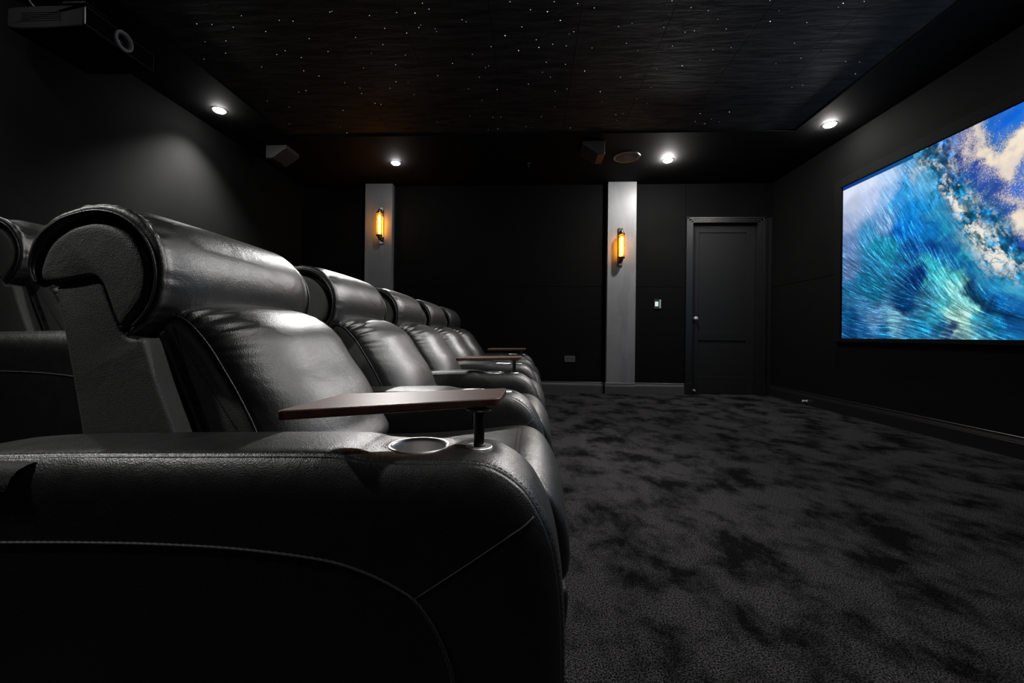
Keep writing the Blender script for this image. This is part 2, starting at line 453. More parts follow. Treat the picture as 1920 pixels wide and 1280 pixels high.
# ------------------------------------------------------------------ ceiling fittings
def downlight(x, y, label, power, size=85, aim=None, glow='lamp', z=ZS):
    t = empty('downlight', (x, y, z), label, 'downlight', 'round downlights in the ceiling border')
    bm = lathe(bmesh.new(), [(.050, .0), (.050, -.004), (.058, -.0045), (.064, -.003), (.066, 0)], 40)
    finish(bm, 'bezel', M['black_plastic'], t)
    bm = lathe(bmesh.new(), [(.050, -.001), (.049, -.008), (.043, -.0155), (.030, -.021), (.015, -.0238), (0, -.0245)], 40)  # dome shaped to stand proud and throw a glare halo on the ceiling
    finish(bm, 'lens', M[glow], t, angle=180)
    l = bpy.data.lights.new('downlight_beam', 'SPOT'); l.energy = power; l.spot_size = math.radians(size); l.spot_blend = .9
    l.shadow_soft_size = .045; l.color = (1, .985, .965)
    o = bpy.data.objects.new('downlight_beam', l); C.objects.link(o); o.parent = t; o.location = (0, 0, -.04)
    if aim: o.rotation_euler = (Vector(aim) - Vector((x, y, z - .04))).to_track_quat('-Z', 'Y').to_euler()
    return t
downlight(-2.966, 3.83, 'glowing downlight above the left fabric wall', 450, 112, None, 'lamp_soft')
downlight(-1.685, 5.077, 'glowing downlight above the dim grey pillar', 300, 68, (-.45, 2.3, .6), 'lamp_soft')
downlight(1.588, 5.08, 'glowing downlight above the bright pillar and the door', 260, 66, (-.55, 2.2, .75))
downlight(2.891, 4.275, 'glowing downlight above the far end of the screen', 170, 62, (-.45, 1.7, .7), 'lamp_mid')
downlight(2.891, 2.35, 'downlight above the middle of the screen', 110, 62, (-.5, 1.8, .75), 'lamp_soft')
downlight(2.891, .45, 'downlight above the near end of the screen', 60, 62, (-.3, 1.3, .7), 'lamp_soft')
downlight(-2.966, 1.95, 'downlight above the rear row by the left wall', 40, 85, None, 'lamp_soft')
downlight(-2.966, .15, 'downlight above the near corner of the rear row', 170, 62, (-.9, 1.0, .9), 'lamp_soft')
downlight(.75, .80, 'downlight in the star panel over the nearest recliner', 50, 66, (-.55, 1.2, .6), 'lamp_soft', ZT)  # this overhead pair is added out of view to brighten the seats
downlight(.75, 2.25, 'downlight in the star panel over the middle of the front row', 130, 84, (-.6, 2.7, .6), 'lamp_soft', ZT)

def wedge(name, x0, s, label):
    """wedge surround speaker: s=+1 vertical side on the right (baffle to the left), -1 mirrored"""
    t = empty(name, (x0, 4.56, ZS), label, 'speaker', 'wedge surround speakers under the ceiling')
    P = np.array([(-.118, 0), (.118, 0), (.118, -.145), (.044, -.145), (-.118, -.040)]) * np.array([s, 1])
    finish_p = bmesh.new(); extrude(finish_p, P, [(0, .004), (.004, 0), (.256, 0), (.26, .004)])
    finish(finish_p, 'cabinet', M['speaker_case'], t, angle=30)
    # grille on the sloping face
    a = np.array((.036, -.1435)); b = np.array((-.112, -.0475)); d = b - a; nrm = np.array((d[1], -d[0])); nrm /= np.linalg.norm(nrm)
    if nrm[1] > 0: nrm = -nrm
    Q = np.array([a, b, b + nrm * .008, a + nrm * .008]) * np.array([s, 1])
    gb = bmesh.new(); extrude(gb, Q, [(.012, .002), (.014, 0), (.246, 0), (.248, .002)])
    finish(gb, 'grille', M['grille'], t, angle=30)
    finish(boxes([(-.05, .05, .06, .20, -.006, 0)], .001), 'bracket', M['gunmetal'], t)
wedge('surround_speaker', .645, 1, 'wedge shaped surround speaker under the ceiling near the round speaker')
wedge('surround_speaker', -2.87, -1, 'wedge shaped surround speaker in the far left ceiling corner')
t = empty('ceiling_speaker', (1.085, 4.98, ZS), 'round brown grilled speaker set flush in the ceiling', 'speaker')
finish(lathe(bmesh.new(), [(.128, 0), (.130, -.006), (.140, -.010), (.152, -.008), (.156, 0)], 56), 'rim', M['black_plastic'], t)
finish(lathe(bmesh.new(), [(.129, -.003), (.127, -.006), (.09, -.008), (0, -.009)], 56), 'grille', M['brown_grille'], t)
t = empty('motion_sensor', (-.067, 5.13, ZS), 'tiny ceiling sensor with a bright glint near the far wall', 'sensor')
finish(lathe(bmesh.new(), [(.03, 0), (.030, -.006), (.022, -.010), (.012, -.012)], 28), 'base', M['black_plastic'], t)
finish(lathe(bmesh.new(), [(.012, -.010), (.013, -.03), (.010, -.042), (0, -.045)], 20), 'lens', M['chrome'], t)

# star lights: fibre tips in the panel
STARS=[(-2.32,2.78,2),(-2.22,2.79,1),(-2.09,2.82,1),(-1.96,2.72,1),(-2.24,2.95,2),(-2.34,3.08,2),(-2.56,3.14,1),(-2.17,3.25,1),(-1.89,2.87,2),(-1.73,2.77,1),(-1.64,2.78,2),(-1.96,3.11,1),(-1.87,3.07,2),(-1.79,3.15,2),(-1.86,3.31,2),(-1.99,3.58,2),(-1.62,2.95,1),(-1.77,3.38,2),(-1.55,3.09,1),(-1.35,2.71,2),(-1.6,3.48,1),(-1.81,3.91,2),(-1.98,4.22,1),(-1.97,4.35,2),(-1.5,3.56,1),(-1.52,3.64,2),(-1.36,3.29,1),(-1.28,2.95,1),(-1.1,2.75,2),(-1.23,3.12,1),(-1.46,3.8,2),(-1.41,3.82,2),(-1.11,3.03,1),(-1.04,2.87,1),(-1.24,3.57,1),(-1.16,3.48,2),(-1.09,3.26,2),(-0.91,2.73,1),(-0.9,2.92,2),(-0.98,3.15,1),(-0.79,2.74,3),(-1.06,3.67,1),(-0.8,2.87,2),(-0.69,2.71,2),(-0.72,2.66,1),(-0.79,3.41,2),(-0.64,3.26,2),(-0.49,2.81,1),(-0.47,3.16,1),(-0.45,3.44,1),(-0.47,3.78,1),(-0.62,4.05,1),(-0.32,3.08,1),(-0.36,3.3,1),(-0.4,4.08,1),(-0.47,4.33,1),(-0.37,4.31,1),(-0.32,3.62,2),(-0.21,2.97,3),(-0.16,2.67,2),(-0.12,3.13,3),(-0.09,2.89,2),(-0.03,2.74,2),(-0.05,3.55,2),(-0.08,4.27,1),(0.01,3.02,2),(0.03,3.1,3),(0.07,4.08,1),(0.08,2.76,3),(0.09,3.27,2),(0.13,3.46,1),(0.13,3.07,2),(0.12,2.68,2),(0.18,3.66,1),(0.19,3.91,1),(0.26,4.25,1),(0.17,2.84,3),(0.24,3.3,2),(0.23,3.09,1),(0.37,4.31,2),(0.27,2.95,2),(0.27,2.7,2),(0.4,3.39,3),(-2.47,4.14,1),(0.38,2.74,2),(0.86,2.7,2),(1.0,2.76,1),(1.12,2.79,1),(0.57,2.91,1),(1.04,2.98,2),(1.1,2.97,2),(1.31,2.96,1),(1.57,2.9,3),(1.47,2.72,1),(1.82,2.92,2),(1.94,2.76,3),(2.06,2.75,2),(0.66,3.08,2),(0.42,3.12,1),(0.76,3.16,1),(1.0,3.12,2),(1.31,3.17,2),(1.43,3.15,1),(1.15,3.35,3),(1.26,3.28,1),(0.7,3.48,2),(0.99,3.63,1),(0.57,3.68,3),(0.91,3.8,1),(2.01,3.29,2),(1.86,3.12,1),(1.86,3.35,1),(2.37,3.34,2),(2.48,3.35,1),(2.56,3.5,2),(2.24,3.64,2),(2.17,3.67,1),(0.78,4.07,2),(1.57,4.07,2),(1.83,4.05,3),(1.58,4.22,1),(0.28,3.63,1),(0.88,2.93,1)]
tip = {}
for b, r in ((1, .0023), (2, .0026), (3, .0030)):
    bmt = lathe(bmesh.new(), [(r, .0005), (r * .8, -r * .5), (0, -r * .75)], 8)
    o = finish(bmt, 'star_light', M['star%d' % b]); tip[b] = o.data
    bpy.data.objects.remove(o)
STARS.sort(key=lambda s: (-s[2], -s[1]))
rest = bmesh.new()
for i, (x, y, b) in enumerate(STARS):
    if i < 100:
        o = bpy.data.objects.new('star_light', tip[b]); C.objects.link(o); o.parent = star_panel; o.location = (x, y, ZT)
    else:
        lathe(rest, [(.0028, .0005), (.0022, -.0014), (0, -.002)], 8, (x, y, ZT))
rng = random.Random(3)
for k in range(70):
    x, y = rng.uniform(-2.5, 2.4), rng.uniform(.8, 4.3)
    lathe(rest, [(.002, .0005), (.0016, -.001), (0, -.0015)], 8, (x, y, ZT))
o = finish(rest, 'faint_star_lights', M['star1'], star_panel); o['kind'] = 'stuff'

# ------------------------------------------------------------------ projector
t = empty('projector', (-2.68, 2.605, 2.60), 'black ceiling projector at upper left facing the screen', 'projector')
P = catmull([(-.5, .02), (-.49, .0), (-.40, -.012), (-.2, -.012), (-.03, -.004), (0, .006), (0, .11), (-.02, .118), (-.25, .124), (-.47, .118), (-.5, .10)], 6)
bm = bmesh.new(); extrude(bm, P, rounded(-.228, .228, .012))
body = finish(bm, 'body', M['velvet'], t, angle=180)
finish(boxes([(-.01, .003, -.227, .227, .002, .116)], .004), 'front_panel', M['velvet'], t)
bm = boxes([(0, .006, -.227, .227, .002, .006), (0, .006, -.227, .227, .112, .116), (0, .006, -.227, -.223, .002, .116), (0, .006, .223, .227, .002, .116)])
finish(bm, 'front_edge', M['dull_edge'], t)
ring = finish(lathe(bmesh.new(), [(.060, .0), (.062, .014), (.058, .020), (.050, .021), (.046, .016), (.044, .004)], 48, (.004, 0, .06), 'x'), 'lens_ring', M['silver'], t)
finish(lathe(bmesh.new(), [(.044, .006), (.036, .010), (.033, .006)], 40, (.004, 0, .06), 'x'), 'inner_ring', M['dull_edge'], ring)
gl = plain('lens_glass', (.004, .004, .006), .04)
finish(lathe(bmesh.new(), [(.035, .004), (.025, .010), (.012, .013), (0, .014)], 32, (.004, 0, .06), 'x'), 'lens', gl, ring, angle=180)
finish(lathe(bmesh.new(), [(.0035, .0), (.003, .003), (0, .0035)], 12, (.004, -.02, .010), 'x'), 'status_light', M['led'], t)  # tiny white emissive dot low on the front face
finish(boxes([(-.40, -.15, -.231, -.2275, .03 + .012 * k, .036 + .012 * k) for k in range(5)]), 'side_vent', M['dark_gap'], t)
bm = boxes([(-.33, -.17, -.06, .06, .120, .13), (-.33, -.17, -.07, .07, .262, .2725)], .002); lathe(bm, [(.022, .128), (.022, .264)], 20, (-.25, 0, 0))
finish(bm, 'ceiling_bracket', M['black_plastic'], t)
tag(finish(tube(bmesh.new(), [(-3.02, 2.46, 2.70), (-3.05, 2.40, 2.76), (-3.06, 2.36, 2.83), (-3.05, 2.35, ZS)], .004, 8), 'power_cable', M['grey_plastic']), 'thin cable running from the projector up to the ceiling', 'cable')

# ------------------------------------------------------------------ projection screen with a breaking wave
CTRL=[(0.072,1.496,225,230,250),(0.314,1.509,220,228,250),(0.542,1.489,190,215,248),(0.745,1.497,130,190,240),(0.81,1.529,90,170,215),(0.128,1.327,190,200,225),(0.376,1.345,190,205,240),(0.544,1.289,150,195,240),(0.66,1.207,60,160,230),(0.748,1.265,60,170,235),(0.797,1.079,20,140,215),(0.932,1.08,30,150,215),(0.974,1.163,60,165,220),(0.93,1.284,110,185,225),(0.875,1.436,190,210,225),(0.972,1.308,230,230,225),(1.04,1.204,240,235,225),(1.12,1.099,235,232,222),(1.095,1.223,25,85,125),(1.013,1.372,30,100,140),(0.927,1.488,30,110,150),(0.883,1.556,20,60,90),(0.987,1.487,120,150,180),(1.093,1.418,120,130,185),(1.171,1.354,60,80,160),(1.125,1.327,170,175,200),(1.194,1.225,60,90,160),(1.1,1.554,30,85,170),(1.184,1.514,130,135,185),(1.207,1.399,30,60,150),(1.271,1.452,230,215,205),(1.27,1.525,240,225,205),(1.312,1.541,60,130,200),(1.411,1.527,20,110,205),(1.533,1.532,10,105,215),(1.591,1.534,30,120,220),(1.563,1.449,70,130,210),(1.474,1.426,40,110,195),(1.475,1.337,90,140,190),(1.38,1.416,110,140,180),(1.347,1.367,250,232,205),(1.413,1.281,253,235,208),(1.506,1.269,254,236,210),(1.582,1.322,255,240,218),(1.537,1.128,250,232,205),(1.477,1.186,235,220,210),(1.314,1.266,25,70,165),(1.382,1.182,100,120,190),(1.281,1.192,35,80,165),(1.35,1.109,25,80,165),(1.447,1.06,20,75,165),(1.416,1.001,20,80,150),(1.508,1.052,50,80,160),(1.539,0.974,210,200,205),(1.584,1.011,20,110,215),(1.589,1.128,60,120,205),(1.54,0.827,250,232,210),(1.467,0.881,25,90,175),(1.246,1.087,220,220,215),(1.173,1.097,30,110,140),(1.211,1.009,120,170,180),(1.317,0.976,160,185,200),(1.283,0.914,25,110,140),(1.385,0.87,20,95,150),(0.079,1.204,165,180,215),(0.083,0.95,110,140,190),(0.087,0.685,90,120,165),(0.089,0.506,40,105,150),(0.334,0.995,70,150,200),(0.433,0.845,35,150,185),(0.511,1.047,110,150,200),(0.398,0.735,40,120,165),(0.276,0.555,25,105,145),(0.402,0.441,20,100,135),(0.57,0.798,35,150,180),(0.686,0.956,15,110,200),(0.806,0.952,20,130,215),(0.828,0.763,15,80,150),(0.731,0.631,30,110,160),(0.811,0.513,10,50,110),(0.878,0.503,12,60,120),(0.734,0.38,15,70,120),(0.735,0.272,10,60,115),(0.938,0.85,20,120,190),(0.992,0.762,15,70,145),(1.052,0.716,20,90,160),(1.092,0.853,40,160,200),(1.132,0.915,225,225,215),(1.219,0.813,235,230,220),(1.143,0.626,15,100,165),(1.236,0.609,40,165,195),(1.176,0.541,15,95,150),(0.967,0.608,50,165,185),(1.012,0.502,80,190,200),(1.097,0.474,90,195,200),(1.177,0.447,90,190,195),(1.252,0.483,20,95,160),(1.29,0.409,12,70,130),(1.298,0.34,15,55,85),(1.341,0.291,15,50,75),(1.43,0.211,10,60,120),(1.526,0.163,12,60,120),(1.396,0.316,20,120,190),(1.494,0.236,15,115,190),(1.586,0.181,15,100,175),(1.461,0.352,50,160,205),(1.555,0.314,70,170,205),(1.324,0.532,230,228,218),(1.322,0.72,170,205,205),(1.426,0.66,190,210,210),(1.393,0.594,220,220,215),(1.491,0.54,210,215,215),(1.461,0.424,220,222,218),(1.394,0.484,235,232,222),(1.523,0.457,100,180,200),(1.377,0.781,60,140,170),(1.321,0.848,30,110,150),(1.424,0.784,190,205,210),(1.49,0.703,30,90,140),(1.522,0.626,25,90,150),(1.581,0.778,245,235,220),(1.582,0.627,60,80,170),(1.601,0.541,20,60,150),(1.178,0.337,140,210,205),(1.098,0.288,80,180,195),(1.255,0.253,130,205,205),(1.218,0.162,160,215,205),(1.18,0.101,170,215,205),(1.016,0.188,50,150,180),(1.328,0.158,60,165,190),(1.463,0.131,25,130,180),(1.557,0.093,20,80,145),(1.527,0.044,30,120,175),(1.141,0.055,15,45,95),(1.017,0.08,30,90,130),(0.928,0.124,30,130,175),(0.836,0.048,50,130,175),(0.632,0.16,110,165,190),(0.405,0.168,90,140,185),(0.28,0.303,60,120,165),(0.149,0.208,15,80,130),(0.283,0.082,30,90,145),(0.123,0.052,20,70,125),(0.524,0.05,30,105,155),(0.832,0.37,20,80,130),(0.926,0.277,60,130,165)]
DIRS=[(0.272,0.634,-0.578),(0.466,0.952,-1.06),(0.628,0.922,-1.134),(0.736,0.954,-1.163),(0.832,0.781,-1.107),(1.014,0.631,-1.133),(1.152,0.498,-0.973),(0.605,0.616,-0.816),(0.635,0.543,-0.572),(0.904,0.51,-0.951),(1.08,0.405,-0.963),(1.25,0.366,-1.147),(0.703,0.275,-0.309),(0.87,0.191,-0.27),(1.116,0.268,-0.585),(1.196,0.126,-0.406),(1.377,0.19,-0.482),(1.537,0.105,-0.344),(0.508,0.14,-0.073),(1.118,0.056,-0.238),(0.327,0.281,-0.235),(1.326,0.324,-1.055),(1.444,0.215,-0.502),(1.374,0.628,-0.818),(1.48,0.586,-0.939),(1.471,0.382,-0.709),(1.183,0.847,-0.927),(0.882,0.886,-0.944),(1.302,0.816,-0.888),(0.775,1.244,-0.945),(0.89,1.283,-1.077),(1.019,1.173,-1.12),(0.975,1.404,-0.963),(1.08,1.19,-1.295)]
SY, SZ, SH, SW, SX = 4.52, .781, 1.557, 3.6, XR - .022
t = empty('projection_screen', (SX, SY, SZ), 'large framed projection screen showing a blue breaking wave', 'screen')
fr = bmesh.new()
ya, yb = .10, -SW - .09
for q in ((-.022, .022, 0.0, .10, -.036, SH + .09), (-.022, .022, yb, -SW, -.036, SH + .09), (-.022, .022, -SW + .0005, -.0005, SH, SH + .09), (-.022, .022, -SW + .0005, -.0005, -.036, 0)):
    box(fr, *q, bev=.005)
finish(fr, 'frame', M['velvet'], t, angle=30)

def wave_picture():
    rs = np.random.RandomState(5)
    s = np.concatenate([np.linspace(0, 1.72, 470), np.linspace(1.73, SW, 120)]); tt = np.linspace(0, SH, 430)
    W, H = 984, 430                                    # work on an even grid, then pick columns
    S, T = np.meshgrid(np.linspace(0, SW, W), tt)
    dx, dy = SW / (W - 1), SH / (H - 1)
    def noise(fx, fy, seed, X=None, Y=None):
        X = S if X is None else X; Y = T if Y is None else Y
        r = np.random.RandomState(seed); gx, gy = int(6.5 * fx) + 8, int(4.2 * fy) + 8
        G = r.rand(gy, gx); u, v = np.clip(X * fx + 2, 0, gx - 2.01), np.clip(Y * fy + 2, 0, gy - 2.01)
        i, j = u.astype(int), v.astype(int); a, b = u - i, v - j; a = a * a * (3 - 2 * a); b = b * b * (3 - 2 * b)
        return (G[j, i] * (1 - a) + G[j, i + 1] * a) * (1 - b) + (G[j + 1, i] * (1 - a) + G[j + 1, i + 1] * a) * b - .5
    def fbm(f, seed, o=4, X=None, Y=None, st=1.): return sum(noise(f * 2 ** k, f * st * 2 ** k, seed + k, X, Y) * .55 ** k for k in range(o))
    cp = np.array([(a, b_, 45, 145, 185) if min(c, d_, e) > 185 and .8 < a < 1.5 and b_ < 1.4 and a < np.interp(b_, [.59, .92, 1.28], [1.58, 1.38, 1.17]) else (a, b_, c, d_, e) for a, b_, c, d_, e in CTRL], float); col = ((cp[:, 2:] / 255 + .055) / 1.055) ** 2.4
    def interp(px, py, vals, pts, sig, q=4.):
        out = np.zeros(px.shape + (vals.shape[1],)); ws = np.zeros(px.shape)
        for (x, y), v in zip(pts, vals):
            d2 = (px - x) ** 2 + (py - y) ** 2
            w = 1 / (d2 + sig * sig) ** (q / 2)
            ws += w; out += w[..., None] * v
        return out / ws[..., None]
    dn = np.array(DIRS, float); dv = np.stack([np.cos(dn[:, 2]), np.sin(dn[:, 2])], 1)
    D = interp(S, T, dv, dn[:, :2], .06); D /= np.linalg.norm(D, axis=2)[..., None] + 1e-9
    # soft base with edges roughened along the flow
    w1, w2 = fbm(9, 11, 5), fbm(9, 31, 5)
    amp = np.clip((S - .25) / .6, .15, 1) * .10
    base = interp(S + w1 * amp, T + w2 * amp, col, cp[:, :2], .042, 4.4)
    def lic(seed, L, coarse):
        N = np.random.RandomState(seed).rand(H // coarse + 3, W // coarse + 3)
        acc = np.zeros((H, W)); n = 0
        for sg in (1, -1):
            X, Y = S / dx, T / dy
            for k in range(L):
                i = np.clip(X, 0, W - 1).astype(int); j = np.clip(Y, 0, H - 1).astype(int)
                acc += N[j // coarse, i // coarse]; n += 1
                X = X + sg * D[j, i, 0] * .8; Y = Y + sg * D[j, i, 1] * .8
        acc /= n; acc -= acc.mean(); return acc / acc.std()
    st = .7 * lic(1, 12, 1) + .6 * lic(2, 20, 2) + .35 * lic(3, 26, 3)
    haze = np.clip(1.15 - np.hypot(S / .60, (T - 1.55) / .62), 0, 1) ** .7
    edge = np.clip(.45 - S * .9, 0, 1)
    Sf = np.interp(T, [.35, .44, .57, .70, .85, .99, 1.15, 1.31, 1.46, 1.56], [1.52, 1.46, 1.40, 1.32, 1.23, 1.16, 1.07, .99, .88, .82])   # foam line of the lip
    So = np.interp(T, [.40, .59, .76, .92, 1.08, 1.28, 1.43, 1.56], [1.70, 1.60, 1.52, 1.40, 1.29, 1.19, 1.15, 1.10])                        # sky side of the lip
    Tc = np.interp(S, [0, .11, .37, .60, .73, .91, 1.07, 1.23, 1.4, 1.7], [1.25, 1.23, 1.12, 1.10, 1.01, .73, .58, .43, .22, .12])           # splashing crest of the foot
    up = np.clip((S - So + w1 * .10) / .06 + .5, 0, 1)
    lipz = np.clip((S - Sf + w2 * .10) / .05 + .5, 0, 1) * (1 - up)
    low = np.clip((Tc - T + st * .045 + w1 * .06) / .05 + .5, 0, 1)
    k = (1 - haze) * np.clip(1.0 - edge, .4, 1) * (low + (1 - low) * .38 * (1 - up)) * (1 - .6 * lipz)
    face = (1 - low) * (1 - up) * (1 - lipz)
    out = base * np.exp(.46 * st * k)[..., None]
    crest = np.exp(-((Tc - T + st * .05) / .07) ** 2) * np.clip(S / .15, 0, 1) * (1 - haze * .7)
    fine = np.clip(st - .95 + .35 * crest, 0, 2.0) * k
    out += fine[..., None] * np.array([.04, .17, .19])
    # smooth standing face with thin dark cracks running down it
    u = S * .55 - T * .83 + 2.2; v = (S * .83 + T * .55) * 1.35
    cr = np.clip(1 - np.abs(fbm(7, 151, 4, S + .4 + w1 * .12, T + w2 * .10, .5)) * 9, 0, 1) ** 2
    cm = face * np.clip((S - .45) / .25, 0, 1) * np.clip((T - .75) / .2, 0, 1)
    out *= (1 - (.55 * cr * cm))[..., None]
    # churned dark lip: veins and pale flecks
    r1 = 1 - np.abs(fbm(8, 171, 4, u + w1 * .08, v + w2 * .08, 1.3)) * 5
    r2 = 1 - np.abs(fbm(17, 191, 3, u, v, 1.3)) * 5
    vein = np.clip(np.maximum(r1, r2 * .9), 0, 1) ** 2
    tex = fbm(26, 231, 3, u, v, 1.3)
    zone = np.clip((T - .33) / .12, 0, 1) * np.clip(lipz + .5 * np.exp(-((S - Sf) / .10) ** 2) * (1 - up), 0, 1)
    dk = base * np.array([.25, .42, .5]) + np.array([.004, .055, .11])
    out = out * (1 - (zone * .72)[..., None]) + dk * (zone * .72)[..., None] * np.exp(2.6 * tex)[..., None]
    out *= (1 - .6 * vein * zone)[..., None]
    fl = np.clip((fbm(13, 251, 4, u, v, 1.5) - .14) / .05, 0, 1) * (1 - vein) * lipz * np.clip((T - .33) / .12, 0, 1) * np.clip(1.2 - np.abs(S - Sf) * 3.2, 0, 1)
    out = out * (1 - .7 * fl[..., None]) + .7 * fl[..., None] * np.array([.66, .72, .72])
    blob = np.clip((fbm(7, 211, 5, u, v, 1.5) + .06 * st - .02) / .05, 0, 1) * (1 - vein * .9)
    bw = .035 + .085 * np.clip((1.0 - T) / .4, 0, 1)
    band = np.exp(-((S - Sf - bw * .5) / bw) ** 2) * np.clip((T - .42) / .1, 0, 1) * np.clip((1.5 - T) / .1, 0, 1)
    wh = np.clip(blob * band * 1.1, 0, .95)[..., None]
    out = out * (1 - wh) + wh * np.array([.88, .84, .75])
    # the tube: a dark curved slot under the lip
    bx = np.interp(np.linspace(0, 1, 60), [0, .2, .4, .7, 1], [1.21, 1.25, 1.30, 1.44, 1.70]); by = np.interp(np.linspace(0, 1, 60), [0, .2, .4, .7, 1], [.50, .42, .32, .20, .11])
    bd = np.min([np.hypot(S - a, T - b_) for a, b_ in zip(bx, by)], axis=0)
    slot = np.exp(-(bd / .026) ** 2) * np.clip((S - 1.18) / .08, 0, 1)
    out = out * (1 - .85 * slot[..., None]) + .85 * slot[..., None] * np.array([.004, .035, .085]) * np.exp(.4 * st)[..., None]
    # grainy spray where cloud meets blue
    g = rs.rand(H, W); lum = base[..., 0]
    ed = np.clip(up * (1 - np.abs(lum - .36) / .34), 0, 1) * np.clip((S - 1.0) / .1, 0, 1)
    out = np.where((g < .40 * ed)[..., None], out * .35 + np.array([.0, .03, .16]), out)
    out = np.where((g > 1 - .36 * ed)[..., None], out * .3 + np.array([.62, .56, .46]), out)
    # thin band along the top left edge where the picture is dimmed
    bd = (T > SH - .034) & (S < .80)
    out = np.where(bd[..., None], np.array([.008, .05, .27]) + (S / .8)[..., None] * np.array([.004, .07, .03]), out)
    out = np.clip(out, .001, 1.0) ** 1.08
    ci = np.clip(np.round(s / dx).astype(int), 0, W - 1)
    return s, tt, out[:, ci]

s, tt, pic = wave_picture()
nx, ny = len(s), len(tt)
co = np.zeros((ny, nx, 3)); co[..., 1] = -s[None, :]; co[..., 2] = tt[:, None]
me = bpy.data.meshes.new('picture')
idx = np.arange(nx * ny).reshape(ny, nx)
q = np.stack([idx[:-1, :-1], idx[1:, :-1], idx[1:, 1:], idx[:-1, 1:]], -1).reshape(-1, 4)
me.vertices.add(nx * ny); me.vertices.foreach_set('co', co.reshape(-1))
me.loops.add(q.size); me.loops.foreach_set('vertex_index', q.reshape(-1).astype(np.int32))
me.polygons.add(len(q)); me.polygons.foreach_set('loop_start', np.arange(0, q.size, 4, dtype=np.int32))
me.update(calc_edges=True)
ca = me.color_attributes.new('wave', 'FLOAT_COLOR', 'POINT')
rgba = np.ones((ny * nx, 4), np.float32); rgba[:, :3] = pic.reshape(-1, 3); ca.data.foreach_set('color', rgba.reshape(-1))
m = bpy.data.materials.new('projected_wave'); m.use_nodes = True; nt = m.node_tree
nt.nodes.remove(nt.nodes['Principled BSDF'])
at = node(nt, 'ShaderNodeAttribute'); at.attribute_name = 'wave'
em = node(nt, 'ShaderNodeEmission', Strength=1.0)
nt.links.new(at.outputs['Color'], em.inputs['Color']); nt.links.new(em.outputs[0], nt.nodes['Material Output'].inputs['Surface'])
me.materials.append(m)
po = bpy.data.objects.new('picture', me); C.objects.link(po); po.parent = t

# ------------------------------------------------------------------ recliner (front faces +x, origin on the floor at the middle of the seat)
AO = -.39                                               # arm centre across
proto = {}
def part(name, bm, mat, parent=None, angle=40): return finish(bm, name, M[mat], parent, angle)

